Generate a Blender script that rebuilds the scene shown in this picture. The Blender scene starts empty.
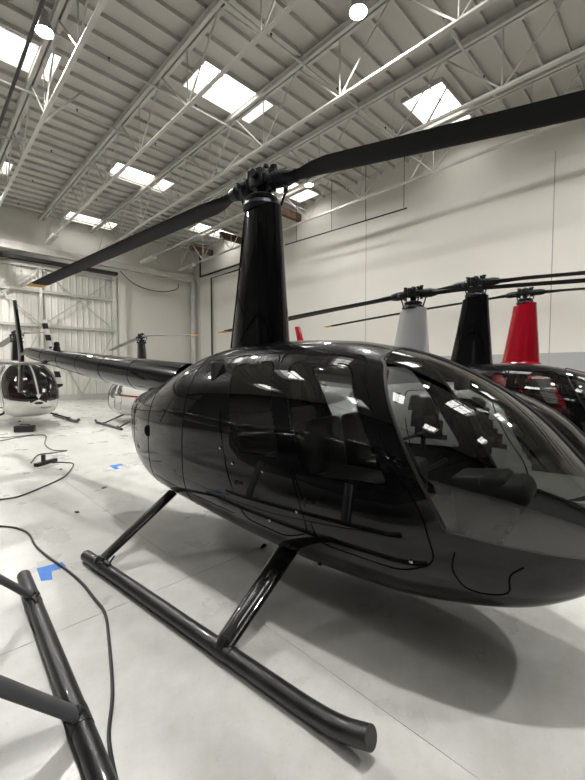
import bpy, math, random
import numpy as np
from mathutils import Vector, Matrix, noise
random.seed(7)
S = bpy.context.scene
COL = S.collection
PI = math.pi
# ------------------------------------------------------------------ camera
CAMH = 1.565; FPX = 385.0; YAW = math.radians(44.5); PITCH = math.radians(2.7)
FW = (math.sin(YAW), math.cos(YAW)); RT = (math.cos(YAW), -math.sin(YAW))
def cw(r, f):
    """metres to the right / ahead of the camera -> floor x, y"""
    return (r*RT[0] + f*FW[0], r*RT[1] + f*FW[1])
cam = bpy.data.cameras.new('camera'); camo = bpy.data.objects.new('camera', cam); COL.objects.link(camo)
cam.sensor_fit = 'HORIZONTAL'; cam.sensor_width = 36.0; cam.lens = 36.0*FPX/585.0
cam.clip_start = 0.05; cam.clip_end = 200
camo.location = (0, 0, CAMH); camo.rotation_euler = (PI/2 - PITCH, 0, -YAW)
S.camera = camo
def ray(u, v):
    x = (u-292.5)/FPX; y = (v-390)/FPX
    dn = y*math.cos(PITCH)+math.sin(PITCH); f = math.cos(PITCH)-y*math.sin(PITCH)
    return x, f, dn
def on_floor(u, v, z=0.0):
    x, f, dn = ray(u, v); k = (CAMH-z)/dn
    return Vector((*cw(x*k, f*k), z))
def on_wall_x(u, v, X):
    x, f, dn = ray(u, v); wx, wy = cw(x, f); k = X/wx
    return Vector((X, wy*k, CAMH-dn*k))
def on_wall_y(u, v, Y):
    x, f, dn = ray(u, v); wx, wy = cw(x, f); k = Y/wy
    return Vector((wx*k, Y, CAMH-dn*k))

# ------------------------------------------------------------------ materials
def mat(name, col, rough=0.5, metal=0.0, coat=0.0, spec=0.5, var=0.0, vscale=4.0, bump=0.0, bscale=60.0, rvar=0.0):
    m = bpy.data.materials.new(name); m.use_nodes = True
    nt = m.node_tree; b = nt.nodes['Principled BSDF']
    b.inputs['Base Color'].default_value = (*col, 1); b.inputs['Roughness'].default_value = rough
    b.inputs['Metallic'].default_value = metal; b.inputs['Coat Weight'].default_value = coat
    b.inputs['Coat Roughness'].default_value = 0.03; b.inputs['Specular IOR Level'].default_value = spec
    tc = nt.nodes.new('ShaderNodeTexCoord')
    if var > 0 or rvar > 0:
        n = nt.nodes.new('ShaderNodeTexNoise'); n.inputs['Scale'].default_value = vscale; n.inputs['Detail'].default_value = 6
        nt.links.new(tc.outputs['Object'], n.inputs['Vector'])
        if var > 0:
            r = nt.nodes.new('ShaderNodeValToRGB')
            r.color_ramp.elements[0].position = .3; r.color_ramp.elements[1].position = .7
            r.color_ramp.elements[0].color = (*[c*(1-var) for c in col], 1); r.color_ramp.elements[1].color = (*[min(1, c*(1+var)) for c in col], 1)
            nt.links.new(n.outputs['Fac'], r.inputs['Fac']); nt.links.new(r.outputs['Color'], b.inputs['Base Color'])
        if rvar > 0:
            mp = nt.nodes.new('ShaderNodeMapRange'); mp.inputs['To Min'].default_value = max(0.0, rough-rvar); mp.inputs['To Max'].default_value = rough+rvar
            nt.links.new(n.outputs['Fac'], mp.inputs['Value']); nt.links.new(mp.outputs['Result'], b.inputs['Roughness'])
    if bump > 0:
        n2 = nt.nodes.new('ShaderNodeTexNoise'); n2.inputs['Scale'].default_value = bscale; n2.inputs['Detail'].default_value = 4
        nt.links.new(tc.outputs['Object'], n2.inputs['Vector'])
        bp = nt.nodes.new('ShaderNodeBump'); bp.inputs['Strength'].default_value = bump; bp.inputs['Distance'].default_value = 0.01
        nt.links.new(n2.outputs['Fac'], bp.inputs['Height']); nt.links.new(bp.outputs['Normal'], b.inputs['Normal'])
    return m
def emit(name, col, strength):
    m = bpy.data.materials.new(name); m.use_nodes = True; nt = m.node_tree
    b = nt.nodes['Principled BSDF']; b.inputs['Base Color'].default_value = (.8, .8, .8, 1)
    b.inputs['Emission Color'].default_value = (*col, 1); b.inputs['Emission Strength'].default_value = strength
    return m
def glass(name, tint, refl=1.0):
    m = bpy.data.materials.new(name); m.use_nodes = True; nt = m.node_tree
    out = nt.nodes['Material Output']; nt.nodes.remove(nt.nodes['Principled BSDF'])
    t = nt.nodes.new('ShaderNodeBsdfTransparent'); t.inputs['Color'].default_value = (*tint, 1)
    g = nt.nodes.new('ShaderNodeBsdfGlossy'); g.inputs['Roughness'].default_value = 0.02; g.inputs['Color'].default_value = (refl, refl, refl, 1)
    f = nt.nodes.new('ShaderNodeFresnel'); f.inputs['IOR'].default_value = 1.6
    # both faces of the pane reflect: same Fresnel from inside and outside
    geo = nt.nodes.new('ShaderNodeNewGeometry'); lw = nt.nodes.new('ShaderNodeMixRGB')
    nt.nodes.remove(geo); nt.nodes.remove(lw)
    l = nt.nodes.new('ShaderNodeLayerWeight'); l.inputs['Blend'].default_value = 0.22
    mx = nt.nodes.new('ShaderNodeMath'); mx.operation = 'MULTIPLY_ADD'; mx.inputs[1].default_value = 0.92; mx.inputs[2].default_value = 0.08
    nt.nodes.remove(f)
    nt.links.new(l.outputs['Fresnel'], mx.inputs[0])
    s = nt.nodes.new('ShaderNodeMixShader'); nt.links.new(mx.outputs[0], s.inputs[0]); nt.links.new(t.outputs[0], s.inputs[1]); nt.links.new(g.outputs[0], s.inputs[2])
    nt.links.new(s.outputs[0], out.inputs['Surface'])
    return m

M = {}
M['black_paint'] = mat('black_paint', (.003, .003, .0035), .3, 0, .78, .03, bump=.015, bscale=3.0)
M['dark_paint'] = mat('dark_paint', (.012, .012, .013), .16, 0, .9, .5)
M['white_paint'] = mat('white_paint', (.62, .61, .58), .15, 0, 1.0)
M['grey_paint'] = mat('grey_paint', (.46, .465, .47), .28, .25, .6)
M['red_paint'] = mat('red_paint', (.25, .002, .010), .14, 0, 1.0)
M['rotor_black'] = mat('rotor_black', (.009, .0095, .0105), .6, spec=.12, var=.25, vscale=3, rvar=.08)
M['rotor_white'] = mat('rotor_white', (.55, .54, .50), .4)
M['rotor_grey'] = mat('rotor_grey', (.16, .16, .155), .45)
M['tip_yellow'] = mat('tip_yellow', (.45, .24, .035), .5, var=.3, vscale=20)
M['hub_metal'] = mat('hub_metal', (.018, .019, .022), .38, .6, rvar=.15, vscale=20)
M['skid_black'] = mat('skid_black', (.012, .012, .012), .38, 0, .2, var=.5, vscale=9, bump=.2, bscale=90, rvar=.12)
M['strut_black'] = mat('strut_black', (.006, .006, .006), .2, 0, 1.0, .1)
M['strut_grey'] = mat('strut_grey', (.055, .055, .06), .35, 0, .3, var=.15, vscale=12)
M['rubber'] = mat('rubber', (.012, .012, .012), .55)
M['seam'] = mat('seam', (.002, .002, .002), .7, spec=.05)
M['leather'] = mat('leather', (.009, .009, .0085), .5, spec=.3, bump=.25, bscale=120)
M['panel_black'] = mat('panel_black', (.007, .007, .007), .55, spec=.25)
M['panel_grey'] = mat('panel_grey', (.09, .09, .088), .6)
M['cabin_grey'] = mat('cabin_grey', (.012, .012, .012), .7)
M['chrome'] = mat('chrome', (.6, .6, .6), .15, 1.0)
M['dial'] = mat('dial', (.10, .10, .10), .2)
M['stripe_white'] = mat('stripe_white', (.7, .69, .66), .35)
M['orange'] = mat('orange', (.5, .16, .03), .5)
M['steel_white'] = mat('steel_white', (.50, .485, .455), .5, var=.1, vscale=1.5)
M['deck'] = mat('deck', (.47, .455, .42), .7, var=.10, vscale=.35)
M['purlin'] = mat('purlin', (.48, .465, .43), .65, var=.1, vscale=1)
M['wall'] = mat('wall', (.66, .64, .59), .6, var=.05, vscale=.25, bump=.05, bscale=12)
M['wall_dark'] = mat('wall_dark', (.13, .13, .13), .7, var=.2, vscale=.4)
M['wall_grey'] = mat('wall_grey', (.36, .365, .37), .6, var=.05, vscale=.5)
M['door_white'] = mat('door_white', (.66, .645, .60), .5, var=.08, vscale=.8)
M['girt'] = mat('girt', (.46, .45, .42), .5)
M['wood'] = mat('wood', (.11, .06, .036), .7, var=.35, vscale=3)
M['pipe_black'] = mat('pipe_black', (.015, .014, .014), .45)
M['cable'] = mat('cable', (.018, .018, .018), .5)
M['cable_grey'] = mat('cable_grey', (.10, .09, .08), .5)
M['tape'] = mat('tape', (.005, .14, .52), .5, var=.15, vscale=30)
M['plastic_black'] = mat('plastic_black', (.01, .01, .01), .4)
M['lamp_shell'] = mat('lamp_shell', (.35, .35, .34), .35, .6)
M['glass'] = glass('glass', (.62, .63, .61))
M['glass_dark'] = glass('glass_dark', (.22, .22, .22))
M['glass_rear'] = glass('glass_rear', (.60, .61, .60))
M['glass_side'] = glass('glass_side', (.70, .71, .70))
M['skylight'] = emit('skylight', (1.0, .99, .96), 8.0)
M['lamp_bright'] = emit('lamp_bright', (1.0, .985, .95), 2500.0)
M['lamp_dim'] = emit('lamp_dim', (1.0, .985, .95), 500.0)
M['lamp'] = emit('lamp', (1.0, .985, .95), 1680.0)
# striped tail rotor blade (black / white bands along the blade, object z)
def striped(name, a, b, period, coord='Z'):
    m = mat(name, a, .4); nt = m.node_tree; bs = nt.nodes['Principled BSDF']
    tc = nt.nodes.new('ShaderNodeTexCoord'); sp = nt.nodes.new('ShaderNodeSeparateXYZ'); nt.links.new(tc.outputs['Object'], sp.inputs[0])
    m1 = nt.nodes.new('ShaderNodeMath'); m1.operation = 'MULTIPLY'; m1.inputs[1].default_value = 1/period
    m2 = nt.nodes.new('ShaderNodeMath'); m2.operation = 'FRACT'; m3 = nt.nodes.new('ShaderNodeMath'); m3.operation = 'GREATER_THAN'; m3.inputs[1].default_value = .5
    nt.links.new(sp.outputs[coord], m1.inputs[0]); nt.links.new(m1.outputs[0], m2.inputs[0]); nt.links.new(m2.outputs[0], m3.inputs[0])
    mx = nt.nodes.new('ShaderNodeMixRGB'); mx.inputs[1].default_value = (*a, 1); mx.inputs[2].default_value = (*b, 1)
    nt.links.new(m3.outputs[0], mx.inputs[0]); nt.links.new(mx.outputs[0], bs.inputs['Base Color'])
    return m
M['stripes'] = striped('stripes', (.012, .012, .012), (.7, .69, .66), .235)
# concrete floor
def concrete():
    m = mat('concrete', (.56, .555, .53), .30, spec=.35); nt = m.node_tree; b = nt.nodes['Principled BSDF']
    tc = nt.nodes.new('ShaderNodeTexCoord')
    def noi(scale, detail=6, rough=.6):
        n = nt.nodes.new('ShaderNodeTexNoise'); n.inputs['Scale'].default_value = scale; n.inputs['Detail'].default_value = detail; n.inputs['Roughness'].default_value = rough
        nt.links.new(tc.outputs['Object'], n.inputs['Vector']); return n
    def ramp(src, p0, c0, p1, c1):
        r = nt.nodes.new('ShaderNodeValToRGB'); r.color_ramp.elements[0].position = p0; r.color_ramp.elements[1].position = p1
        r.color_ramp.elements[0].color = (*c0, 1); r.color_ramp.elements[1].color = (*c1, 1); nt.links.new(src, r.inputs['Fac']); return r
    a = ramp(noi(.7).outputs['Fac'], .32, (.50, .495, .47), .68, (.62, .615, .59))
    d = ramp(noi(5.5, 8, .7).outputs['Fac'], .30, (.86, .855, .84), .62, (1, 1, 1))
    e = ramp(noi(42, 3).outputs['Fac'], .28, (.90, .895, .88), .38, (1, 1, 1))
    mu = nt.nodes.new('ShaderNodeMixRGB'); mu.blend_type = 'MULTIPLY'; mu.inputs[0].default_value = 1; nt.links.new(a.outputs[0], mu.inputs[1]); nt.links.new(d.outputs[0], mu.inputs[2])
    mv = nt.nodes.new('ShaderNodeMixRGB'); mv.blend_type = 'MULTIPLY'; mv.inputs[0].default_value = 1; nt.links.new(mu.outputs[0], mv.inputs[1]); nt.links.new(e.outputs[0], mv.inputs[2])
    nt.links.new(mv.outputs[0], b.inputs['Base Color'])
    mp = nt.nodes.new('ShaderNodeMapRange'); mp.inputs['To Min'].default_value = .18; mp.inputs['To Max'].default_value = .42
    nt.links.new(noi(1.8).outputs['Fac'], mp.inputs['Value']); nt.links.new(mp.outputs['Result'], b.inputs['Roughness'])
    return m
M['concrete'] = concrete()

# ------------------------------------------------------------------ mesh tools
def catmull(pts, n=8):
    P = [Vector(p) for p in pts]; out = []
    for i in range(len(P)-1):
        p0 = P[i-1] if i else P[0]*2-P[1]; p1, p2 = P[i], P[i+1]; p3 = P[i+2] if i+2 < len(P) else P[-1]*2-P[-2]
        for k in range(n):
            t = k/n
            out.append(.5*((2*p1)+(-p0+p2)*t+(2*p0-5*p1+4*p2-p3)*t*t+(-p0+3*p1-3*p2+p3)*t**3))
    out.append(P[-1]); return out
class MB:
    def __init__(s): s.v = []; s.f = []; s.m = []
    def add(s, vs, fs, mi=0):
        o = len(s.v); s.v += [tuple(v) for v in vs]; s.f += [tuple(i+o for i in f) for f in fs]; s.m += [mi]*len(fs); return s
    def box(s, c, d, rot=None, mi=0, taper=None, bev=0.0):
        hx, hy, hz = d[0]/2, d[1]/2, d[2]/2
        if bev <= 0:
            vs = [Vector((x*hx, y*hy, z*hz)) for z in (-1, 1) for y in (-1, 1) for x in (-1, 1)]
            fs = [(0, 2, 3, 1), (4, 5, 7, 6), (0, 1, 5, 4), (2, 6, 7, 3), (0, 4, 6, 2), (1, 3, 7, 5)]
        else:
            b = min(bev, hx*.95, hy*.95, hz*.95); loops = []
            def loop(z, ins):
                L = []
                for (sx, sy) in ((1, 1), (-1, 1), (-1, -1), (1, -1)):
                    for k in range(4):
                        a = math.atan2(sy, sx)-PI/4+k*PI/6
                        cx, cy = sx*(hx-b), sy*(hy-b)
                        L.append(Vector((cx+math.cos(a)*(b-ins), cy+math.sin(a)*(b-ins), z)))
                return L
            for k in range(4):
                a = k*PI/6; loops.append(loop(-hz+b-b*math.cos(a), b-b*math.sin(a)))
            for k in range(4):
                a = k*PI/6; loops.append(loop(hz-b+b*math.sin(a), b-b*math.cos(a)))
            vs = [p for l in loops for p in l]; n = 16; fs = []
            for i in range(len(loops)-1):
                for j in range(n): fs.append((i*n+j, i*n+(j+1) % n, (i+1)*n+(j+1) % n, (i+1)*n+j))
            fs.append(tuple(reversed(range(n)))); fs.append(tuple(range((len(loops)-1)*n, len(loops)*n)))
        if taper: vs = [Vector((v.x*(1+(taper-1)*(v.z/hz+1)/2), v.y*(1+(taper-1)*(v.z/hz+1)/2), v.z)) for v in vs]
        if rot is not None: vs = [rot @ v for v in vs]
        c = Vector(c); return s.add([v+c for v in vs], fs, mi)
    def beam(s, a, b, w, h, mi=0):
        a, b = Vector(a), Vector(b); d = b-a; L = d.length; x = d.normalized()
        up = Vector((0, 0, 1)) if abs(x.z) < .98 else Vector((0, 1, 0))
        y = up.cross(x).normalized(); z = x.cross(y)
        return s.box((a+b)/2, (L, w, h), Matrix((x, y, z)).transposed(), mi)
    def loft(s, loops, cap=True, mi=0, closed=True):
        n = len(loops[0]); vs = [p for l in loops for p in l]; fs = []
        for i in range(len(loops)-1):
            for j in range(n if closed else n-1):
                k = (j+1) % n; fs.append((i*n+j, i*n+k, (i+1)*n+k, (i+1)*n+j))
        if cap: fs.append(tuple(reversed(range(n)))); fs.append(tuple(range((len(loops)-1)*n, len(loops)*n)))
        return s.add(vs, fs, mi)
    def tube(s, path, r, n=10, mi=0, cap=True, flat=1.0):
        P = [Vector(p) for p in path]; R = r if isinstance(r, (list, tuple)) else [r]*len(P)
        T = []
        for i in range(len(P)):
            d = (P[min(i+1, len(P)-1)]-P[max(i-1, 0)]); T.append(d.normalized() if d.length > 1e-9 else Vector((0, 0, 1)))
        ref = Vector((0, 0, 1)) if abs(T[0].z) < .9 else Vector((1, 0, 0))
        u = (ref-T[0]*ref.dot(T[0])).normalized(); loops = []
        for i in range(len(P)):
            u = (u-T[i]*u.dot(T[i])).normalized(); w = T[i].cross(u)
            loops.append([P[i]+(u*math.cos(2*PI*j/n)*flat+w*math.sin(2*PI*j/n))*R[i] for j in range(n)])
        return s.loft(loops, cap, mi)
    def lathe(s, prof, c=(0, 0, 0), n=24, axis='z', mi=0):
        loops = []; c = Vector(c)
        for (r, h) in prof:
            L = []
            for j in range(n):
                a = 2*PI*j/n; x, y = r*math.cos(a), r*math.sin(a)
                L.append(c+(Vector((x, y, h)) if axis == 'z' else Vector((h, x, y)) if axis == 'x' else Vector((y, h, x))))
            loops.append(L)
        return s.loft(loops, True, mi)
    def build(s, name, mats, parent=None, smooth=True, angle=40):
        me = bpy.data.meshes.new(name); me.from_pydata(s.v, [], s.f)
        if not isinstance(mats, (list, tuple)): mats = [mats]
        for m in mats: me.materials.append(m)
        if len(mats) > 1: me.polygons.foreach_set('material_index', s.m)
        me.update()
        if smooth:
            me.polygons.foreach_set('use_smooth', [True]*len(me.polygons)); me.set_sharp_from_angle(angle=math.radians(angle))
        o = bpy.data.objects.new(name, me); COL.objects.link(o)
        if parent: o.parent = parent
        return o
def tag(o, label, cat=None, group=None, kind=None):
    o['label'] = label
    if cat: o['category'] = cat
    if group: o['group'] = group
    if kind: o['kind'] = kind
    return o
def empty(name, loc, rz=0, s=1.0):
    o = bpy.data.objects.new(name, None); COL.objects.link(o); o.location = loc; o.rotation_euler = (0, 0, rz); o.scale = (s, s, s); o.empty_display_size = .2
    return o
def struct(o, label, cat=None):
    return tag(o, label, cat, kind='structure')

# ------------------------------------------------------------------ hangar
XW, YW = 14.0, 24.0        # right wall, far wall
X0, Y0 = -13.0, -12.0
ZT, ZB = 9.55, 8.10        # truss top / bottom chord
ZD = 9.80                  # roof deck
struct(MB().box(((X0+XW)/2, (Y0+YW)/2, -.1), (XW-X0+.6, YW-Y0+.6, .2)).build('floor', M['concrete'], smooth=False), 'pale polished concrete hangar floor', 'floor')
jb = MB()
for x in (-9.6, -5.9, -2.2, 1.5, 5.2, 8.9, 12.6): jb.box((x, (Y0+YW)/2, .001), (.004, YW-Y0, .002))
for y in (-9.4, -5.4, -1.4, 2.6, 6.6, 10.6, 14.6, 18.6, 22.6): jb.box(((X0+XW)/2, y, .001), (XW-X0, .004, .002))
struct(jb.build('trim_floor', mat('joint', (.47, .465, .45), .7), smooth=False), 'thin straight saw-cut joints in the concrete floor', 'floor joints')
# right wall, with a grey painted lower band
wb = MB(); wb.box((XW+.15, (Y0+YW)/2, 2.15/2), (.3, YW-Y0+.6, 2.15), mi=1); wb.box((XW+.15, (Y0+YW)/2, (2.15+10.5)/2), (.3, YW-Y0+.6, 10.5-2.15))
struct(wb.build('wall_right', [M['wall'], M['wall_grey']], smooth=False), 'tall off-white concrete wall with a grey painted lower band', 'wall')
sb = MB()
for y in (-3.9, 2.95, 9.75, 16.5, 23.2): sb.box((XW-.002, y, 4.6), (.004, .025, 7.2))
struct(sb.build('trim_right', mat('joint_wall', (.33, .32, .30), .8), smooth=False), 'vertical joints between the tall wall panels', 'wall joints')
# far wall right of the hangar door, plus lintel over the door
DX1, DH = 8.75, 7.15; DX0 = -11.0
fb = MB(); fb.box(((DX1+XW)/2, YW+.15, 5.25), (XW-DX1, .3, 10.5)); fb.box(((DX0+DX1)/2, YW+.15, (DH+10.5)/2), (DX1-DX0, .3, 10.5-DH)); fb.box(((X0+DX0)/2, YW+.15, 5.25), (DX0-X0, .3, 10.5))
struct(fb.build('wall_far', M['wall'], smooth=False), 'off-white far end wall around the hangar door', 'wall')
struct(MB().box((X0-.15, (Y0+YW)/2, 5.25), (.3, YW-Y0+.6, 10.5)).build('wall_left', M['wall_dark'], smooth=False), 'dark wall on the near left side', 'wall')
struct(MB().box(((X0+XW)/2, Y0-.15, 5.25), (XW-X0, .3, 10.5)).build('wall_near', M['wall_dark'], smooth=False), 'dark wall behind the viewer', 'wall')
# hangar door: ribbed leaf, girts, braces
dr = empty('door_1', ((DX0+DX1)/2, YW, 0)); struct(dr, 'tall white ribbed metal hangar door with girts and cross braces', 'hangar door')
rb = MB(); prof = []
x = DX0; Z1 = DH
while x < DX1-.01:
    for dx, dy in ((0, 0), (.20, 0), (.235, -.05), (.275, -.05), (.31, 0)): prof.append((min(x+dx, DX1), YW+.06+dy))
    x += .31
for (ax, ay), (bx_, by_) in zip(prof, prof[1:]):
    if bx_-ax > 1e-5: rb.add([(ax, ay, .03), (bx_, by_, .03), (bx_, by_, Z1), (ax, ay, Z1)], [(0, 1, 2, 3)])
def local(o, p): o.parent = p; o.location = -Vector(p.location); return o
local(rb.build('ribbed_panel', M['door_white'], smooth=False), dr)
for z in (.16, 2.15, 4.0, 5.8, DH-.1):
    local(MB().box(((DX0+DX1)/2, YW-.08, z), (DX1-DX0, .14, .13 if z > .5 else .3)).build('girt', M['girt'], smooth=False), dr)
for x in (-9.3, -5.7, -2.1, 1.6, 4.9, 8.62):
    local(MB().box((x, YW-.08, DH/2), (.20 if x > 8 else .12, .16, DH)).build('stile', M['door_white'], smooth=False), dr)
for a, b in ((-9.3, -5.7), (-5.7, -2.1), (-2.1, 1.6), (1.6, 4.9), (4.9, 8.62)):
    mid = (a+b)/2
    for p, q in (((a, 4.0), (mid, .3)), ((b, 4.0), (mid, .3)), ((a, 4.0), (b, DH-.15)), ((b, 4.0), (a, DH-.15))):
        local(MB().beam((p[0], YW-.17, p[1]), (q[0], YW-.17, q[1]), .03, .07).build('brace', M['girt'], smooth=False), dr)
# column trim + eave beam
struct(MB().box((DX1+.32, YW-.12, 3.6), (.42, .24, 7.2)).build('trim_far', M['wall'], smooth=False), 'plain white post beside the hangar door', 'post')
eb = MB().box(((X0+XW)/2-.2, YW-.55, 7.78), (XW-X0-.8, .30, .36)); eb.box(((X0+DX1)/2, YW-.3, 7.32), (DX1-X0, .35, .16), mi=1)
struct(eb.build('beam_far', [M['steel_white'], M['pipe_black']], smooth=False), 'white eave beam with a dark track under it along the far wall', 'beam')
for y, lab in ((13.7, 'short brown timber beam under the roof just right of the black mast'), (18.4, 'short brown timber beam under the roof at the right wall, the middle one'), (21.6, 'short brown timber beam under the roof nearest the far corner')):
    tag(MB().box((13.22, y, 9.2), (1.54, .2, .34)).build('timber_beam', M['wood'], smooth=False), lab, 'beam', 'brown timber beams')
struct(MB().tube([(XW-.35, YW-.5, 0), (XW-.35, YW-.5, 7.7)], .16, 14).build('column_corner', M['steel_white']), 'round white column in the far corner', 'column')

# roof deck with real openings, purlins, skylights
JX = [.16+2.44*i for i in range(1, 6)]          # trusses in view: 2.60 ... 12.36
SKY = [(1.8, 12.15), (1.85, 19.3), (1.8, 5.0), (1.8, -2.2), (6.9, 9.65), (7.1, 16.3), (7.1, 22.7), (6.9, 2.7), (6.9, -4.2), (12.0, 5.65), (12.3, 12.6), (12.6, 19.5), (12.0, -1.2),
       (-3.2, 8.4), (-3.2, 1.4), (-3.2, -5.6), (-3.2, 15.4), (-8.1, 4.8), (-8.1, -2.2), (-8.1, 11.8)]
SW, SL = 2.36, 1.2
rects = [(x-SW/2, x+SW/2, y-SL/2, y+SL/2) for x, y in SKY]
xs = sorted({X0, XW, *[r[0] for r in rects], *[r[1] for r in rects]}); ys = sorted({Y0, YW, *[r[2] for r in rects], *[r[3] for r in rects]})
db = MB()
for i in range(len(xs)-1):
    for j in range(len(ys)-1):
        cx, cy = (xs[i]+xs[i+1])/2, (ys[j]+ys[j+1])/2
        if any(r[0] < cx < r[1] and r[2] < cy < r[3] for r in rects): continue
        db.add([(xs[i], ys[j], ZD), (xs[i], ys[j+1], ZD), (xs[i+1], ys[j+1], ZD), (xs[i+1], ys[j], ZD)], [(0, 1, 2, 3)])
y = Y0+.3
while y < YW-.1:
    cuts = sorted([(r[0]-.03, r[1]+.03) for r in rects if r[2]-.05 < y < r[3]+.05]); a = X0
    for c0, c1 in cuts+[(XW, XW)]:
        if c0-a > .05: db.box(((a+c0)/2, y, ZD-.055), (c0-a, .055, .11), mi=1)
        a = c1
    y += .61
struct(db.build('ceiling', [M['deck'], M['purlin']], smooth=False), 'white painted roof deck with closely spaced purlins', 'ceiling')
for k, (r, (x, y)) in enumerate(zip(rects, SKY)):
    w = MB()
    for (c, d) in (((r[0]-.02, y, ZD+.12), (.04, SL+.08, .5)), ((r[1]+.02, y, ZD+.12), (.04, SL+.08, .5)), ((x, r[2]-.02, ZD+.12), (SW, .04, .5)), ((x, r[3]+.02, ZD+.12), (SW, .04, .5))): w.box(c, d)
    o = w.build('window_%d' % (k+1), M['steel_white'], smooth=False)
    struct(o, 'bright rectangular skylight in the hangar roof', 'skylight')
    o['group'] = 'skylights in the roof'
    MB().box((x, y, ZD+.36), (SW, SL, .02)).build('pane', M['skylight'], o, smooth=False)
    MB().box((x, y, ZD+.30), (SW, .04, .05)).build('glazing_bar', M['steel_white'], o, smooth=False)

# steel roof trusses
ORD = ['nearest the viewer\'s left', 'second from the left', 'in the middle of the five', 'second from the right wall', 'closest to the right wall']
for k, x in enumerate(JX):
    t = empty('roof_truss', (x, YW, ZB)); tag(t, 'white steel roof truss, ' + ORD[k], 'roof truss', 'steel roof trusses')
    local(MB().box((x-.07, (Y0+YW)/2, ZT), (.09, YW-Y0-.1, .12)).box((x+.07, (Y0+YW)/2, ZT), (.09, YW-Y0-.1, .12)).box((x, (Y0+YW)/2, ZT+.07), (.26, YW-Y0-.1, .025)).build('top_chord', M['steel_white'], smooth=False), t)
    local(MB().box((x, (Y0+YW)/2, ZB), (.10, YW-Y0-2.2, .02)).box((x, (Y0+YW)/2, ZB+.035), (.025, YW-Y0-2.2, .07)).build('bottom_chord', M['steel_white'], smooth=False), t)
    local(MB().box((x, YW-2.0, ZB-.02), (.24, 1.7, .14)).build('chord_end_plate', M['steel_white'], smooth=False), t)
    n = 12; p = (YW-Y0-2.2)/n; ya = Y0+1.1
    for i in range(n+1):
        yb = ya+i*p
        segs = [((yb, ZB), (yb, ZT))]
        if i < n: segs += [((yb, ZB), (yb+p/2, ZT)), ((yb+p/2, ZT), (yb+p, ZB))]
        for (a, b) in segs:
            r_ = .016 if a[0] == b[0] else .022
            local(MB().tube([(x, a[0], a[1]), (x, b[0], b[1])], r_, 8).build('web_member', M['steel_white']), t)
# cross braces between trusses (short diagonal struts seen lit beside skylights)
for k, (x, y) in enumerate(((2.60, 12.4), (7.48, 10.75), (9.92, 5.0), (4.99, 17.2), (9.92, 13.4), (12.36, 6.8))):
    b = MB().beam((x, y, ZB+.05), (x+1.15, y, ZT+.1), .045, .045)
    tag(b.build('cross_brace', M['steel_white'], smooth=False), 'pale slanting steel brace between two roof trusses', 'brace', 'cross braces between trusses')
# sprinkler branch pipes
FAR = ['nearest the far wall', 'second out from the far wall', 'third out from the far wall', 'fourth out from the far wall', 'fifth out from the far wall', 'sixth out from the far wall', 'seventh out from the far wall']
for k, y in enumerate((22.0, 19.0, 16.0, 13.0, 10.35, 7.0, 4.0)):
    t = empty('sprinkler_pipe', (0, y, ZT-.3)); tag(t, 'thin white sprinkler pipe across the roof, ' + FAR[k], 'pipe', 'sprinkler pipes')
    local(MB().tube([(X0+.1, y, ZT-.25), (XW-.1, y, ZT-.25)], .028, 8).build('pipe', M['steel_white']), t)
    for x in np.arange(1.3, 13.8, 2.44):
        local(MB().tube([(x, y, ZT-.25), (x, y, ZT-.16)], .014, 6).lathe([(.0, 0), (.03, .005), (.03, .02), (0, .03)], (x, y, ZT-.16), 8).build('sprinkler_head', M['hub_metal']), t)
# black pipe hung below the trusses at left, and along the right wall
bpz = empty('black_pipe', (1.78, YW-.8, 7.9)); tag(bpz, 'long black pipe running under the roof at the left', 'pipe')
local(MB().tube([(1.78, YW-.8, 7.9), (1.78, -4, 7.9)], .035, 10).build('pipe', M['pipe_black']), bpz)
for y in (20.6, 14.8, 8.6, 2.4): local(MB().tube([(1.78, y, 7.9), (1.78, y, ZD+.02)], .008, 6).build('hanger_rod', M['steel_white']), bpz)
pa, pb = on_wall_x(285, 245, 12.9), on_wall_x(407, 208, 12.9)
pp = MB().tube([pa, pb], .028, 8); 
t = empty('hanging_rail', pa); tag(t, 'black horizontal rail hung on rods before the right wall', 'rail')
local(pp.build('rail', M['pipe_black']), t)
for f in (.12, .45, .72, .98):
    q = pa.lerp(pb, f); local(MB().tube([q, (q.x, q.y, ZD-.1)], .012, 6).build('hanger_rod', M['pipe_black']), t)
# conduits near the far corner
c1 = [on_wall_x(200, 256, XW-.062), on_wall_x(200, 277, XW-.062), on_wall_x(240, 267, XW-.062)]
c1[0].z = 9.6; c1[1].y = c1[0].y; c1[2].z = c1[1].z
c1[0].y = c1[1].y
tag(MB().tube(c1, .06, 8).build('black_conduit', M['pipe_black']), 'short black conduit bending to the right high in the far corner', 'conduit')
c2 = [on_wall_x(212, 350, XW-.12), on_wall_x(212, 278, XW-.12), on_wall_x(240, 271, XW-.12)]
c2[0].z = 0; c2[1].y = c2[0].y; c2[2].z = c2[1].z
tag(MB().tube(c2, .055, 8).build('tall_conduit', M['pipe_black']), 'black conduit standing on the floor against the right wall near the corner', 'conduit')
# hanging cable on far wall
hc = catmull([on_wall_y(u, v, YW-.25) for u, v in ((120, 271), (133, 283), (150, 290), (166, 291.5), (177, 289), (178.5, 284))], 6)
tag(MB().tube(hc, .03, 8).build('hanging_cable', M['cable_grey']), 'sagging cable on the far wall right of the hangar door', 'cable')

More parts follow.
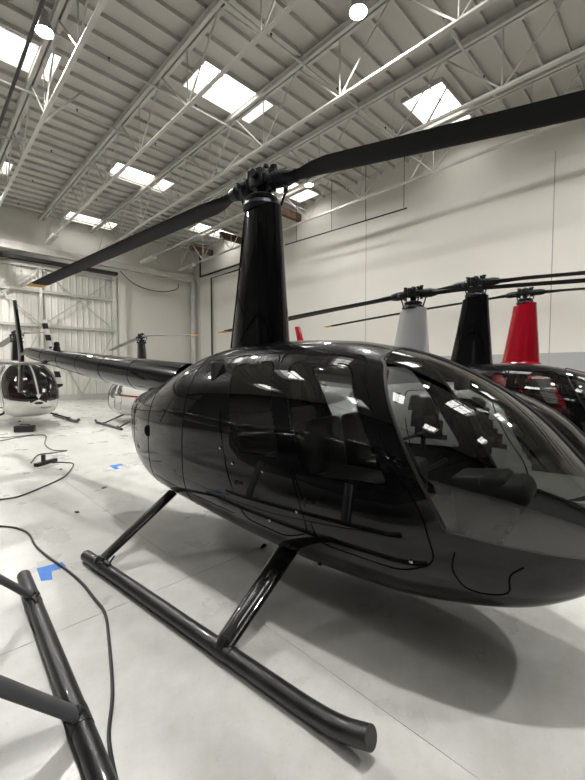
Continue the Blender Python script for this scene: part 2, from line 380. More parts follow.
# high bay lamps
LAMPS = [(6.58, 4.82, 8.75, 'hot round hangar lamp glowing at the top of the view'), (11.1, 10.4, 8.75, 'glowing lamp beside the black mast tip, under the far skylights'), (2.21, 9.75, 8.75, 'bell-shaped lamp hanging in front of the left skylight'),
         (2.3, .1, 8.75, 'round hangar lamp above the black helicopter'), (6.6, -4.5, 8.75, 'round hangar lamp behind the viewer to the right'), (11.1, .2, 8.75, 'round hangar lamp by the right wall'), (2.2, 20.2, 8.75, 'round hangar lamp near the hangar door'), (-3.4, 14.6, 8.75, 'round hangar lamp far out to the left')]
for x, y, z, lab in LAMPS:
    t = empty('high_bay_lamp', (x, y, z)); tag(t, lab, 'lamp', 'high bay lamps')
    MB().lathe([(0, .20), (.10, .20), (.15, .08), (.17, 0), (.18, 0), (.165, .08), (.13, .2), (.10, .24), (.10, .42), (0.0, .43)], n=28).build('reflector', M['lamp_shell'], t)
    MB().lathe([(0, .012), (.155, .012), (.15, .03), (0, .03)], n=28).build('lens', M['lamp_dim' if x > 10 else 'lamp_bright' if y > 9 and x < 5 else 'lamp'], t)
    MB().tube([(0, 0, .42), (0, 0, ZD-z-.05)], .012, 8).build('cord', M['pipe_black'], t)

# ------------------------------------------------------------------ helicopters
TB = [  # x, z top, z bottom, half width, height of greatest width
 (-1.82, 1.24, 1.02, .12, 1.13), (-1.79, 1.31, .88, .22, 1.11), (-1.70, 1.35, .72, .31, 1.08), (-1.5, 1.39, .58, .39, 1.04), (-1.36, 1.42, .50, .44, 1.02),
 (-1.1, 1.50, .43, .51, 1.0), (-.76, 1.625, .40, .575, .97), (-.45, 1.735, .38, .615, .95), (0, 1.80, .335, .64, .94), (.4, 1.81, .295, .65, .94),
 (.93, 1.785, .26, .65, .94), (1.43, 1.68, .275, .64, .92), (1.85, 1.485, .34, .58, .89), (2.05, 1.335, .39, .515, .87), (2.25, 1.115, .485, .395, .83), (2.36, .98, .575, .285, .80), (2.42, .89, .66, .17, .79), (2.44, .80, .775, .012, .79)]
TBX = np.array([t[0] for t in TB]); TBV = np.array([t[1:] for t in TB])
def _slopes(x, y):
    h = np.diff(x); d = np.diff(y)/h; m = np.zeros(len(x))
    for i in range(1, len(x)-1):
        if d[i-1]*d[i] > 0: w1, w2 = 2*h[i]+h[i-1], h[i]+2*h[i-1]; m[i] = (w1+w2)/(w1/d[i-1]+w2/d[i])
    m[0], m[-1] = d[0], d[-1]; return m
TBM = [_slopes(TBX, TBV[:, k]) for k in range(4)]
def body(x):
    x = min(max(x, TBX[0]), TBX[-1]); i = min(max(int(np.searchsorted(TBX, x))-1, 0), len(TBX)-2)
    h = TBX[i+1]-TBX[i]; t = (x-TBX[i])/h; o = []
    for k in range(4):
        y0, y1 = TBV[i, k], TBV[i+1, k]; m0, m1 = TBM[k][i]*h, TBM[k][i+1]*h
        o.append((2*t**3-3*t*t+1)*y0+(t**3-2*t*t+t)*m0+(-2*t**3+3*t*t)*y1+(t**3-t*t)*m1)
    return o
NU, NL = 2.45, 3.3
def skin_y(x, z):
    zt, zb, w, zc = body(x)
    q = (z-zc)/(zt-zc) if z > zc else (zc-z)/(zc-zb); n = NU if z > zc else NL
    return w*max(0.0, 1-min(1, abs(q))**n)**(1/n)
def inpoly(x, z, P):
    c = False; j = len(P)-1
    for i in range(len(P)):
        if (P[i][1] > z) != (P[j][1] > z) and x < (P[j][0]-P[i][0])*(z-P[i][1])/(P[j][1]-P[i][1])+P[i][0]: c = not c
        j = i
    return c
def smooth_poly(P, n=6): 
    Q = [Vector((*p, 0)) for p in P]; out = []
    m = len(Q)
    for i in range(m):
        a, b, c = Q[i-1], Q[i], Q[(i+1) % m]
        r = min(.07, (a-b).length*.45, (c-b).length*.45)
        p0 = b+(a-b).normalized()*r; p2 = b+(c-b).normalized()*r
        for k in range(n+1):
            t = k/n; out.append(tuple(((1-t)**2*p0+2*t*(1-t)*b+t*t*p2)[:2]))
    return out
FDOOR = smooth_poly([(.585, 1.70), (1.21, 1.665), (1.31, 1.45), (1.47, 1.15), (1.65, .88), (1.72, .64), (1.55, .55), (1.05, .56), (.90, .90)])
RDOOR = smooth_poly([(.075, 1.68), (.56, 1.70), (.875, .90), (.98, .60), (.78, .52), (.42, .55), (.27, .85), (.18, 1.2)])
FWIN = smooth_poly([(.70, 1.63), (1.15, 1.605), (1.24, 1.43), (1.39, 1.16), (1.50, .98), (.96, .96), (.86, 1.15)])
RWIN = smooth_poly([(.17, 1.61), (.555, 1.635), (.77, 1.02), (.36, 1.02), (.25, 1.25)])
PZ = [.6, .7, .85, 1.14, 1.44, 1.67, 1.85]; PXX = [1.79, 1.765, 1.70, 1.535, 1.375, 1.265, 1.23]
def pillar_x(z): return float(np.interp(z, PZ, PXX))+.045
def ws_low(x): return .82-.07*max(0, (x-1.7))/.6
BOW = .028
def classify(x, y, z):
    if x > pillar_x(z) and z > ws_low(x) and abs(y) > BOW: return 'wsL' if y > 0 else 'wsR'
    if abs(y) > .18:
        sd = 'L' if y > 0 else 'R'
        if inpoly(x, z, FWIN): return 'fw'+sd
        if inpoly(x, z, RWIN): return 'rw'+sd
        if inpoly(x, z, FDOOR): return 'fd'+sd
        if inpoly(x, z, RDOOR): return 'rd'+sd
    return 'body'
_shell = {}
def shell(nx, nt):
    if (nx, nt) in _shell: return _shell[(nx, nt)]
    X = []
    a, b = TBX[0], TBX[-1]
    for i in range(nx+1):
        t = i/nx; tt = t-.10*math.sin(2*PI*t)/(2*PI)*2.2-0  # mild clustering to the ends
        X.append(a+(b-a)*tt)
    V = np.zeros((nx+1, nt, 3))
    for i, x in enumerate(X):
        zt, zb, w, zc = body(x)
        for j in range(nt):
            p = 2*PI*j/nt; c, s_ = math.cos(p), math.sin(p); n = NU if s_ >= 0 else NL
            yy = w*math.copysign(abs(c)**(2/n), c); zz = zc+((zt-zc) if s_ >= 0 else (zc-zb))*math.copysign(abs(s_)**(2/n), s_)
            V[i, j] = (x, yy, zz)
    du = np.gradient(V, axis=0); dv = np.roll(V, -1, 1)-np.roll(V, 1, 1)
    N = np.cross(dv, du); L = np.linalg.norm(N, axis=2, keepdims=True); N = N/np.maximum(L, 1e-12)
    out = V-np.array([V[..., 0].mean()*0, 0, 1.0]); 
    sgn = np.sign((N[..., 1]*V[..., 1]).mean()); N = N*sgn
    flat_v = V.reshape(-1, 3); flat_n = N.reshape(-1, 3); groups = {}
    for i in range(nx):
        for j in range(nt):
            k = (j+1) % nt; q = (i*nt+j, i*nt+k, (i+1)*nt+k, (i+1)*nt+j)
            if sgn < 0: pass
            c = (flat_v[q[0]]+flat_v[q[1]]+flat_v[q[2]]+flat_v[q[3]])/4
            groups.setdefault(classify(*c), []).append(q)
    # orient faces outwards
    q = groups['body'][len(groups['body'])//2]; P = [Vector(flat_v[i]) for i in q]; nn = (P[1]-P[0]).cross(P[2]-P[1])
    if nn.dot(Vector(flat_n[q[0]])) < 0: groups = {k: [tuple(reversed(f)) for f in v] for k, v in groups.items()}
    capA = tuple(range(nt)); capB = tuple(range(nx*nt, (nx+1)*nt)); groups['body'] += [capA, tuple(reversed(capB))]
    _shell[(nx, nt)] = (flat_v, flat_n, groups); return _shell[(nx, nt)]
def shell_part(name, key, res, mats, parent, split=None):
    V, N, G = shell(*res); F = G[key]; used = sorted({i for f in F for i in f}); mp = {o: n for n, o in enumerate(used)}
    me = bpy.data.meshes.new(name); me.from_pydata([tuple(V[i]) for i in used], [], [tuple(mp[i] for i in f) for f in F])
    if not isinstance(mats, (list, tuple)): mats = [mats]
    for m in mats: me.materials.append(m)
    if len(mats) > 1 and split: me.polygons.foreach_set('material_index', [split(p.center) for p in me.polygons])
    me.polygons.foreach_set('use_smooth', [True]*len(me.polygons)); me.update()
    me.normals_split_custom_set_from_vertices([tuple(N[i]) for i in used])
    o = bpy.data.objects.new(name, me); COL.objects.link(o); o.parent = parent; return o
def outline(P, side, off=0.0):
    n = len(P); out = []
    for i in range(n+1):
        x, z = P[i % n]; out.append((x, side*(skin_y(x, z)+off), z))
    return out
def ell(cx, cy, z, a, b, n=20, tail=1.0):
    L = []
    for j in range(n):
        p = 2*PI*j/n; c, s_ = math.cos(p), math.sin(p)
        L.append(Vector((cx+(a*c if c > 0 else a*tail*c), cy+b*math.copysign(abs(s_)**.9, s_), z)))
    return L
def foil(p, chord_dir, up, c, t):
    """lens-shaped section: 25 % of the chord ahead of p"""
    pts = [(-.70, .0), (-.45, .30), (-.1, .47), (.12, .5), (.24, .33), (.30, 0), (.24, -.33), (.12, -.5), (-.1, -.47), (-.45, -.30)]
    return [p+chord_dir*(a*c)+up*(b*t) for a, b in pts]
def blade_mesh(az, zfun, R, chord, r0=.30, up_to=None, frm=None):
    d = Vector((math.cos(az), math.sin(az), 0)); cd = Vector((-d.y, d.x, 0)); loops = []
    rs = [r for r in (.26, .34, .46, .60, .74, 1.0, 1.4, 1.8, 2.2, 2.6, 3.0, 3.4, 3.8, 4.2, 4.6, R-.24, R-.12, R-.03, R)]
    for r in rs:
        if r > R or (frm and r < frm-1e-6) or (up_to and r > up_to+1e-6): continue
        k = min(1, max(0, (r-.34)/.40)); k = k*k*(3-2*k); c = .105+(chord-.105)*k; t = .075+(.03-.075)*k
        if r >= R-.01: c *= .86; t *= .5
        loops.append(foil(d*r+Vector((0, 0, zfun(r))), cd, Vector((0, 0, 1)), c, t))
    return MB().loft(loops)
def helicopter(label, loc, heading, s, paint, mast=None, fin=None, rotor='rotor_black', belly=None, bsplit=.78, gl='glass', gls='glass_side', strut='strut_black', tip='tip_yellow', R=5.03, daz=0.0,
               z1=None, z2=None, res=(110, 120), hi=False, seat='leather', stripe=None, dz=0.0, zs=(.345, .435), yi=(.44, .39), rear=-.97, collar=False, fint=2.96, tra=PI*2/3, skr=.045, mw=1.0, nose=False):
    P = M[paint]; MA = M[mast or paint]; FI = M[fin or paint]
    H = empty('helicopter', (loc[0], loc[1], 0), heading, s); tag(H, label, 'helicopter', 'helicopters parked in the hangar')
    mats = [P]; split = None
    if belly:
        mats = [P, M[belly]] + ([M[stripe]] if stripe else [])
        split = lambda c: (2 if stripe and abs(c.z-bsplit-.06) < .05 else 1 if c.z < bsplit+.10*(c.x < -.9) else 0)
    fus = shell_part('fuselage', 'body', res, mats, H, split)
    nt = 6 if hi else 5
    # doors > window, frame, handle
    for sd, sg in (('R', -1), ('L', 1)):
        for dk, wk, DP, WP in (('fd', 'fw', FDOOR, FWIN), ('rd', 'rw', RDOOR, RWIN)):
            d = shell_part('cabin_door', dk+sd, res, mats, H, split)
            shell_part('side_window', wk+sd, res, M['glass_rear'] if wk == 'rw' and gls == 'glass_side' else M[gls], d)
            MB().tube(outline(WP, sg, -.004), .011, nt, flat=.35).build('window_seal', M['seam'], d)
            if hi or s < 2:
                MB().tube(outline(DP, sg, .000), .0045 if hi else .008, nt).build('door_gap', M['seam'], d)
            hx, hz = ((.97, .80) if dk == 'fd' else (.36, .80))
            yy = sg*(skin_y(hx, hz)+.004)
            hd = MB().lathe([(0, -.006), (.017, -.006), (.017, .008), (0, .012)], (hx, yy, hz), 12, 'y') if sg > 0 else MB().lathe([(0, .006), (.017, .006), (.017, -.008), (0, -.012)], (hx, yy, hz), 12, 'y')
            hd.box((hx+.035, yy, hz+.004), (.05, .012, .012)); hd.build('door_handle', M['hub_metal'], d)
        w = shell_part('windshield', 'ws'+sd, res, M[gl], H)
        w['label'] = 'clear curved windshield half'
        # seal round the windshield half
        pl = []
        for z in np.linspace(.825, 1.60, 14): pl.append((pillar_x(z), sg*skin_y(pillar_x(z), z), z))
        zx = pillar_x(1.72)
        for yv in np.linspace(abs(pl[-1][1]), BOW, 9)[1:]:
            zt, zb, wd, zc = body(zx); pl.append((zx, sg*yv, zc+(zt-zc)*max(0, 1-(yv/wd)**NU)**(1/NU)))
        for x in np.linspace(zx, 2.405, 26)[1:]:
            zt, zb, wd, zc = body(x); pl.append((x, sg*BOW, zc+(zt-zc)*max(0, 1-(BOW/wd)**NU)**(1/NU)))
        low = []
        for x in np.linspace(pillar_x(.82), 2.40, 16):
            z = ws_low(x); low.append((x, sg*skin_y(x, z), z))
        MB().tube(pl, .013, nt, flat=.7).tube(low, .012, nt, flat=.7).build('windshield_seal', M['rubber'], w)
    # cowl seams, vents
    if hi:
        seam = lambda pts, r: MB().tube(pts, r, 5).build('panel_seam', M['seam'], fus)
        for x in (-.30, -.95, -1.45):
            zt, zb, wd, zc = body(x)
            seam([(x, -skin_y(x, z)-.000, z) for z in np.linspace(zb+.03, zt-.04, 24)], .0035)
        seam([(x, -skin_y(x, z), z) for x, z in zip(np.linspace(-.30, -1.75, 20), np.linspace(1.24, 1.16, 20))], .003)
        seam([(x, -skin_y(x, z), z) for x, z in zip(np.linspace(-.9, .3, 16), np.linspace(.62, .56, 16))], .003)
        u = catmull([(1.80, .72, 0), (1.79, .63, 0), (1.84, .545, 0), (1.93, .53, 0), (2.01, .56, 0), (2.02, .65, 0), (2.07, .70, 0)], 6)
        seam([(p.x, -skin_y(p.x, p.y), p.y) for p in u], .004)
        
        MB().lathe([(0, 0), (.05, 0), (.055, -.006), (.05, -.012), (0, -.012)], (-.95, -skin_y(-.95, 1.02)+.003, 1.02), 16, 'y').build('fuel_drain_cap', M['seam'], fus)
        for (x, z) in ((.20, 1.02), (.62, .92), (.90, .72), (.33, .93), (1.60, .62), (.66, .60)):
            MB().lathe([(0, 0), (.010, 0), (.010, -.008), (0, -.010)], (x, -skin_y(x, z)+.002, z), 8, 'y').build('latch_screw', M['chrome'], fus)
        # drain nub and antenna at belly
        MB().tube([(.95, -.45, .37), (.95, -.48, .335)], [.02, .014], 8).build('drain_nub', M['hub_metal'], fus)
        MB().box((-1.79, 0, 1.14), (.03, .26, .30), bev=.01).build('cooling_grille', M['seam'], fus)
    # cabin inside
    MB().box((.85, 0, .60), (1.9, 1.06, .05), bev=.02).box((2.0, 0, .66), (.5, .62, .04), bev=.015).build('cabin_floor', M['panel_black'], H, angle=30)
    MB().box((-.02, 0, 1.12), (.06, 1.08, 1.05), bev=.02).build('rear_bulkhead', M['cabin_grey'], H, angle=30)
    for x, tilt in ((.82, -.16), (.16, -.12)):
        for y in (-.29, .29):
            rot = Matrix.Rotation(tilt, 3, 'Y')
            st = MB().box((x+.22, y, .83), (.50, .46, .16), bev=.05).build('seat', M[seat], H, angle=60)
            MB().box((x+.01, y, 1.04), (.13, .46, .42), rot, bev=.05).build('backrest', M[seat], st, angle=60)
            MB().box((x+.22, y, .68), (.48, .44, .16), bev=.015).build('seat_base', M['cabin_grey'], st, angle=30)
    ip = MB().box((1.80, .0, .80), (.30, .30, .36), Matrix.Rotation(-.15, 3, 'Y'), bev=.04).box((1.93, .0, .90), (.22, .34, .14), Matrix.Rotation(-.2, 3, 'Y'), bev=.06).build('instrument_panel', M['panel_black'], H, angle=50)
    fc = MB()
    for k in range(6): fc.lathe([(0, 0), (.04, 0), (.042, -.008), (0, -.008)], (1.80, -.11+.11*(k % 3), .94-.085*(k//3)), 14, 'x')
    fc.build('dial', M['dial'], ip)
    MB().tube([(1.40, 0, .62), (1.44, 0, .85), (1.30, 0, 1.10)], .014, 8).tube([(1.30, -.34, 1.12), (1.30, .34, 1.12)], .012, 8).tube([(1.30, -.34, 1.12), (1.29, -.35, 1.0)], .018, 8).tube([(1.30, .34, 1.12), (1.29, .35, 1.0)], .018, 8).build('cyclic_stick', M['panel_black'], H)
    gx = np.linspace(1.98, 2.40, 12); gl_ = MB()  # added black sheet for the dark look behind the lower windshield; cabin has none
    gl_.loft([[Vector((x, sy*max(.005, skin_y(x, ws_low(x)-.015)-.012), ws_low(x)-.015+dz_)) for sy, dz_ in ((-1, 0), (1, 0), (1, -.02), (-1, -.02))] for x in gx])
    gl_.build('dark_nose_sheet', M['panel_black'], H, smooth=False)
    if hi:
        MB().box((1.62, .12, 1.50), (.05, .20, .10), bev=.02).tube([(1.62, .04, 1.50), (1.60, .02, 1.61)], .007, 6).build('compass', M['panel_black'], H, angle=50)
        for y in (-.30, .30):
            MB().box((1.98, y-.08, .72), (.04, .09, .10), Matrix.Rotation(-.5, 3, 'Y'), bev=.008).box((1.98, y+.08, .72), (.04, .09, .10), Matrix.Rotation(-.5, 3, 'Y'), bev=.008).tube([(1.98, y-.08, .72), (2.06, y-.08, .66)], .01, 6).tube([(1.98, y+.08, .72), (2.06, y+.08, .66)], .01, 6).build('pedal', M['chrome'], H, angle=40)
            MB().tube(catmull([(1.05, y+.26, .72), (1.25, y+.26, .80), (1.40, y+.26, .90)], 5), .016, 8).build('collective_lever', M['panel_grey'], H)
    # mast fairing
    loops = []
    for t in np.linspace(0, 1, 13):
        z = 1.60+(2.90-dz-1.60)*t; k = 1-t
        loops.append(ell(.02+.0*k, 0, z, (.165+.095*k)*mw, (.125+.055*k)*mw, 28, 1.22+.42*k))
    for p in loops[-1]: p.z += .05*(1 if p.x > -.08 else 0)
    mf = MB().loft(loops).build('mast_fairing', MA, H, angle=60); mf['label'] = 'tall tapered rotor mast fairing'
    if collar:
        fl = [ell(.02, 0, z, .26+e, .18+e, 24, 1.64) for z, e in ((1.84, .085), (1.93, .07), (1.955, .02), (2.02, 0))]
        MB().loft(fl, cap=False).build('fairing_collar', MA, mf, angle=60)
    if hi:
        for px, tx in ((-.12, -.28), (.06, .10), (.135, .20)):  # ribs added to the smooth fairing only to catch vertical highlights
            def edge(x, z):
                k = 1-(z-1.60)/1.30; a_, b_ = .165+.095*k, .125+.055*k; q = (x-.02)/(a_ if x > .02 else a_*(1.22+.42*k))
                return b_*max(0, 1-q*q)**.45
            MB().tube([(px+(tx-px)*t, -edge(px+(tx-px)*t, 2.86-1.08*t), 2.86-1.08*t) for t in np.linspace(0, 1, 12)], .006, 8).build('highlight_rib', MA, mf)
    if nose:
        def nose_pt(y, z):
            x = 2.438
            while skin_y(x, z) < abs(y) and x > 1.5: x -= .004
            return Vector((x+.004, y, z))
        MB().loft([[nose_pt(.10*math.cos(a)*k, .69+.035*math.sin(a)*k) for a in np.linspace(0, 2*PI, 17)[:-1]] for k in (1, .5, .05)], cap=False).build('landing_light', M['plastic_black'], H)
        MB().tube([nose_pt(.05+.012*i, .57+.03*math.sin(i*1.9)*(1 if i % 3 else 1.5)) for i in range(22)], .006, 5).build('nose_script', M['cable_grey'], H)
    # tail boom
    bp = [(-1.05, 1.44, .215), (-1.5, 1.492, .195), (-3.12, 1.63, .178), (-4.54, 1.775, .140), (-5.72, 1.90, .108), (-5.84, 1.915, .10)]
    tb = MB().tube([(x, 0, z) for x, z, r in bp], [r for *_, r in bp], 28).build('tail_boom', P, H, angle=50)
    if hi:
        rg = MB()
        for f in (.12, .30, .48, .66, .84):
            x = -1.5-4.2*f; z = np.interp(-x, [1.5, 3.12, 4.54, 5.72], [1.492, 1.63, 1.775, 1.90]); r = np.interp(-x, [1.5, 3.12, 4.54, 5.72], [.195, .178, .14, .108])
            rg.tube([(x, (r+.0005)*math.cos(a), z+(r+.0005)*math.sin(a)) for a in np.linspace(0, 2*PI, 29)], .003, 5)
        rg.build('boom_seam', M['seam'], tb)
    MB().lathe([(.0, -.02), (.055, -.02), (.05, .03), (.04, .05), (.045, .09), (.03, .12), (0, .125)], (-4.62, 0, 1.93), 14).build('beacon', M['hub_metal'], H)
    MB().tube([(-5.80, 0, 1.912), (-5.98, 0, 1.93)], [.10, .085], 16).tube([(-5.89, 0, 1.93), (-5.89, .33, 1.93)], .04, 12).build('tail_gearbox', M['hub_metal'], H)
    fx = -6.40 if hi else -6.02
    vf = MB().loft([[Vector((x+a*c, b*.04, z)) for a, b in ((-.5, 0), (-.2, .5), (.2, .6), (.45, .3), (.5, 0), (.45, -.3), (.2, -.6), (-.2, -.5))] for x, z, c in ((fx-(fint-1.85)*.27, fint, .17), (fx-(fint-1.88)*.26, fint-.03, .22), (fx-(fint-1.85)*.15, fint*.6+.74, .27), (fx-.02, 2.0, .32), (fx, 1.85, .33), (fx-.05, 1.6, .28), (fx-.15, 1.2, .22), (fx-.17, 1.16, .16))])
    vf.tube([(-5.97, 0, 1.93), (-6.35, 0, 1.90)], .035, 10)
    vf.build('vertical_fin', FI, H, angle=50)
    MB().loft([[Vector((-5.0+a*.34, y, 1.70+b*.035)) for a, b in ((-.5, 0), (-.2, .5), (.2, .6), (.45, .3), (.5, 0), (.45, -.3), (.2, -.6), (-.2, -.5))] for y in (.12, .0, -.4, -.95)]).build('horizontal_stabilizer', M['skid_black'] if hi else P, H, angle=50)
    # tail rotor on the left side
    tr = MB().lathe([(0, 0), (.05, 0), (.05, .08), (.03, .10), (0, .10)], (-5.89, .30, 1.93), 12, 'y').build('tail_rotor_hub', M['hub_metal'], H)
    for a in (tra, tra+PI):
        d = Vector((math.cos(a), 0, math.sin(a))); c = Vector((-d.z*.87, -.5 if d.z > 0 else .5, d.x*.87)); L = []
        for r, ch in ((.10, .06), (.2, .10), (.3, .12), (.72, .12), (.74, .10)):
            L.append([Vector((d*r))+c*(q*ch)+Vector((0, w*.014, 0)) for q, w in ((-.5, 0), (-.1, .8), (.3, .8), (.5, 0), (.3, -.8), (-.1, -.8))])
        o = MB().loft(L).build('tail_rotor_blade', M['stripes'], tr, angle=50); o.location = (-5.89, .36, 1.93)
        o['label'] = 'black and white banded tail rotor blade'
    # landing gear
    for sg in (-1, 1):
        path = catmull([(rear, sg*1.105, .045), (0, sg*1.105, .045), (1.05, sg*1.105, .045), (1.36, sg*1.105, .048), (1.52, sg*1.105, .068), (1.645, sg*1.105, .108)], 8)
        sk = MB().tube(path, skr, 16).build('skid', M['skid_black'], H, angle=50)
        MB().box((rear+.02, sg*1.105, .012), (.20, .10, .024), bev=.008).build('skid_shoe', M['skid_black'], sk, angle=30)
        MB().lathe([(0, 0), (.036, 0), (.036, .004), (0, .004)], (0, 0, 0), 16, 'x').build('end_cap', M['strut_grey'], sk)
        cap = sk.children[-1]; cap.location = Vector(path[-1])+(Vector(path[-1])-Vector(path[-2])).normalized()*.001
        dd = (Vector(path[-1])-Vector(path[-2])).normalized(); cap.rotation_euler = (0, -math.asin(dd.z), 0)
        for x in (-.60,):
            MB().box((x, sg*1.105, .095), (.09, .03, .03), bev=.006).tube([(x+.03, sg*1.105, .10), (x+.03, sg*1.06, .15)], .007, 6).tube([(x-.03, sg*1.105, .10), (x-.03, sg*1.14, .13)], .007, 6).build('wheel_bracket', M['rubber'], sk, angle=40)
        for x0, x1, yi_, zi, c in ((.66, .75, yi[0], zs[0], .085), (-.80, -.72, yi[1], zs[1], .066)):
            loops = []
            for t in np.linspace(0, 1, 9):
                y = sg*(yi_+(1.10-yi_)*t); z = zi+(.075-zi)*t
                cc = c*(1-.22*t); th = .030*(1-.1*t)
                nrm = Vector((0, sg*.53, .85))
                loops.append([Vector((x0+(x1-x0)*t, y, z))+Vector((1, 0, 0))*cc*math.cos(q)+nrm*th*math.sin(q) for q in np.linspace(0, 2*PI, 19)[:-1]])
            MB().loft(loops).build('gear_strut', M[strut], H, angle=60)
            MB().tube([(x1-.075, sg*1.105, .045), (x1+.075, sg*1.105, .045)], skr+.003, 14).tube([(x1, sg*1.105, .05), (x1, sg*1.075, .10)], [.054, .046], 12).build('skid_clamp', M['skid_black'], sk, angle=40)
    # rotor head
    zh = 3.175-dz
    MB().tube([(0, 0, 2.80-dz), (0, 0, zh-.02)], .045, 14).build('rotor_mast', M['hub_metal'], H)
    MB().lathe([(.05, zh-.25), (.155, zh-.245), (.17, zh-.22), (.16, zh-.19), (.09, zh-.185), (.09, zh-.165), (.13, zh-.165), (.135, zh-.14), (.12, zh-.125), (.05, zh-.12)], n=26).build('swashplate', M['hub_metal'], H, angle=35)
    az0 = PI+daz
    rz = Matrix.Rotation(az0, 3, 'Z')
    hb = MB().box((0, 0, zh), (.22, .14, .10), rz, bev=.03)
    for sg in (-1, 1):
        hb.box(rz @ Vector((0, sg*.075, 0))+Vector((0, 0, zh+.015)), (.13, .035, .15), rz, bev=.015)
        hb.lathe([(0, -.05), (.045, -.045), (.05, 0), (.045, .045), (0, .05)], rz @ Vector((sg*.10, .02*sg, 0))+Vector((0, 0, zh+.045)), 14)
    hb.tube([rz @ Vector((0, -.125, 0))+Vector((0, 0, zh+.035)), rz @ Vector((0, .125, 0))+Vector((0, 0, zh+.035))], .034, 12)
    hb.tube([(0, 0, zh), (0, 0, zh+.10), (0, 0, zh+.115)], [.05, .045, .03], 12)
    hb.build('rotor_hub', M['hub_metal'], H, angle=35)
    hub = H.children[-1]
    fz1 = z1 or (lambda r: zh-.045*r-.004*r*r); fz2 = z2 or fz1
    for (a, fz) in ((az0, fz1), (az0+PI, fz2)):
        d = Vector((math.cos(a), math.sin(a), 0)); c = Vector((-d.y, d.x, 0))
        b = blade_mesh(a, fz, R, .255, up_to=R-.24).build('main_rotor_blade', M[rotor], H, angle=50)
        blade_mesh(a, fz, R, .255, frm=R-.24).build('blade_tip', M[tip], b, angle=50)
        up = Vector((0, 0, 1))
        p1 = d*.12+up*fz(.12); p2 = d*.30+up*fz(.30); p3 = d*.36+up*fz(.36)
        g = MB().tube([p1, p2, p3], [.062, .062, .05], 16)
        for q in (.15, .18, .21, .24, .27): g.tube([d*q+up*fz(q), d*(q+.012)+up*fz(q)], .069, 16)
        g.tube([d*.13+up*(fz(.13)-.085), d*.13+up*(fz(.13)+.10)], .022, 10)
        g.tube([d*.13+up*(fz(.13)+.10), d*.13+up*(fz(.13)+.12)], .032, 6)
        g.build('blade_grip', M['hub_metal'], hub, angle=35)
        ph = d*.15+c*.135
        MB().tube([d*.22+up*fz(.22), d*.20+c*.08+up*(fz(.2)-.005), ph+up*(fz(.16)-.02)], [.036, .028, .02], 10).build('pitch_horn', M['hub_metal'], hub)
        MB().tube([ph+up*(fz(.22)-.04), Vector((ph.x*.75, ph.y*.75, zh-.205))], .011, 8).lathe([(0, -.02), (.02, -.015), (.02, .015), (0, .02)], ph+up*(fz(.22)-.03), 10).lathe([(0, -.018), (.018, -.012), (.018, .012), (0, .018)], (ph.x*.75, ph.y*.75, zh-.205), 10).build('pitch_link', M['hub_metal'], hub)
    for k in range(3):
        a = az0+k*2.1+.5; MB().tube([(.10*math.cos(a), .10*math.sin(a), zh-.145), (.13*math.cos(a+.3), .13*math.sin(a+.3), zh+.02)], .012, 6).lathe([(0, -.02), (.022, -.01), (.022, .012), (0, .02)], (.11*math.cos(a), .11*math.sin(a), zh+.085), 8).build('hub_bolt', M['hub_metal'], hub)
    return H
def head(deg_left_tail):
    """tail points this many degrees left of the view direction -> yaw of the nose"""
    return PI/2-YAW+math.radians(deg_left_tail)+PI
X1 = cw(-.26, 3.364)
helicopter('glossy black helicopter filling the foreground, long rotor blades overhead', X1, head(50.7), 1.0, 'black_paint', hi=True, res=(340, 360), daz=math.radians(2.5), gl='glass', gls='glass_side',
           z1=lambda r: 3.175-.034*r-.0014*r*r, z2=lambda r: 3.175-.12*r)
helicopter('near left helicopter of which only a black skid and grey struts show', cw(-2.02, 1.47), head(42), .82, 'dark_paint', strut='strut_grey', R=4.67, res=(80, 90), zs=(.72, .75), yi=(.45, .45), rear=-1.22, skr=.054)
helicopter('white helicopter facing us before the hangar door at far left', cw(-8.55, 12.0), head(45), 1.07, 'white_paint', mast='dark_paint', gl='glass_dark', gls='glass_dark', R=3.6, rotor='rotor_grey', res=(130, 150), seat='red_paint', nose=True, dz=.62, fint=2.3)
helicopter('white helicopter with red stripe mostly hidden behind the black tail boom', cw(-4.45, 11.4), head(224), .82, 'white_paint', belly='white_paint', stripe='red_paint', bsplit=1.0, mast='dark_paint', R=4.67, rotor='rotor_grey', res=(80, 90), daz=-.1, fint=2.2, tra=.15)
helicopter('helicopter with grey mast fairing just behind the black cabin', cw(1.515, 4.88), head(50.6), .80, 'grey_paint', R=4.67, rotor='rotor_black', res=(80, 90), fint=2.2, tra=.15, mw=1.12)
helicopter('second black helicopter, to the right between grey and red masts', cw(2.93, 6.23), head(50.6), .94, 'black_paint', R=5.03, res=(90, 100), seat='red_paint', fint=2.2, tra=.15, mw=1.1)
helicopter('bright red helicopter farthest right with red mast and tail fin', cw(4.57, 7.64), head(50.6), .90, 'red_paint', R=5.28, res=(90, 100), collar=True, dz=-.28, fint=3.2, mw=1.22)

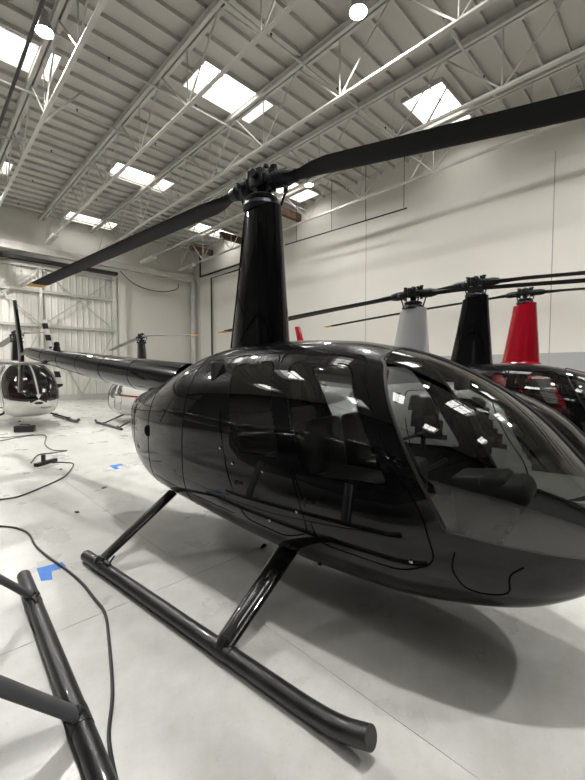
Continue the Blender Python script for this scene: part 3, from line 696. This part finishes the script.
# ------------------------------------------------------------------ floor clutter
def cable(name, label, pts, r, m, group='cables on the floor'):
    P = catmull([on_floor(u, v, r+.0015) for u, v in pts], 8)
    tag(MB().tube(P, r, 8).build(name, M[m]), label, 'cable', group)
cable('power_cable', 'black cable curving past the near left skid', [(-14, 525), (0, 526), (17, 528), (29, 534), (36, 546), (50, 558), (66, 569), (82, 583), (95, 599), (105, 613), (109, 640), (112.5, 690), (109, 730), (110.5, 752), (116, 779), (124, 812)], .0085, 'cable')
cable('power_cable', 'thin dark cable looping from the power strip to the left edge', [(-10, 500.5), (0, 499.5), (20, 496), (45, 486), (62, 478), (69, 472), (73.5, 464), (66, 462.5), (57, 462.3), (52.5, 463.0)], .010, 'cable')
cable('power_cable', 'thin cable snaking before the white helicopter', [(-6, 441), (0, 440.8), (20, 437), (38, 435), (46, 436), (45, 444), (53, 450), (67, 450.5), (52, 453), (38, 455), (31, 463)], .011, 'cable_grey')
cable('power_cable', 'faint cable running to the left edge beside the black box', [(-6, 438), (5, 437.5), (20, 436), (34, 434.4)], .008, 'cable_grey')
p = on_floor(46, 464); ps = empty('power_strip', p, .6); tag(ps, 'dark power strip lying on the floor at the cable end', 'power strip')
MB().box((0, 0, .03), (.42, .09, .06), bev=.012).build('housing', M['plastic_black'], ps, angle=30)
MB().box((-.05, 0, .11), (.06, .05, .12), bev=.012).build('plug', M['cable'], ps, angle=30)
p = on_floor(25, 432.0); bx_ = empty('equipment_box', p, -.55); tag(bx_, 'long black box on the floor before the white helicopter', 'box')
MB().box((0, 0, .09), (.44, .20, .16), bev=.015).build('case', M['plastic_black'], bx_, angle=30)
MB().tube([(-.12, 0, .165), (-.11, 0, .20), (.11, 0, .20), (.12, 0, .165)], .012, 8).build('handle', M['rubber'], bx_)
def tape(label, quads):
    b = MB()
    for q in quads:
        P = [on_floor(u, v) for u, v in q]; n = len(P)
        b.add([(p.x, p.y, .0002) for p in P]+[(p.x, p.y, .0012) for p in P], [tuple(range(n, 2*n))]+[(i, (i+1) % n, n+(i+1) % n, n+i) for i in range(n)])
    o = b.build('tape_mark', M['tape'], smooth=False); tag(o, label, 'tape mark', 'blue tape marks')
tape('blue L-shaped tape mark on the floor between the two near skids', [[(36.5, 568.5), (41, 581), (52.5, 579.5), (51.5, 571.5), (66.5, 566.5), (62, 562)]])
tape('small blue tape mark on the floor below the tail boom', [[(109, 465.6), (115.5, 469.6), (119.5, 468.8), (116.5, 466.8), (123.5, 465), (121.5, 463.8)]])
for lab, (u, v) in (('small dark chip on the floor left of the rear strut', (77, 512.5)), ('small dark chip on the floor under the boom', (104, 488)), ('dark chip near the cable loop', (61, 469.5))):
    p = on_floor(u, v); b = MB().box((p.x, p.y, .006), (.06, .035, .012), Matrix.Rotation(u, 3, 'Z'), bev=.004)
    tag(b.build('floor_debris', M['cable'], angle=30), lab, 'debris', 'debris on the floor')

# ------------------------------------------------------------------ world and view
w = bpy.data.worlds.new('world'); S.world = w; w.use_nodes = True
w.node_tree.nodes['Background'].inputs[0].default_value = (.9, .95, 1, 1); w.node_tree.nodes['Background'].inputs[1].default_value = .3
S.view_settings.view_transform = 'Standard'; S.view_settings.look = 'None'; S.view_settings.gamma = 1.0; S.view_settings.exposure = 0.0
S.cycles.use_denoising = True
S.cycles.max_bounces = 10; S.cycles.transparent_max_bounces = 16; S.cycles.diffuse_bounces = 4; S.cycles.glossy_bounces = 4
S.cycles.sample_clamp_indirect = 6.0
S.cycles.caustics_reflective = False; S.cycles.caustics_refractive = False
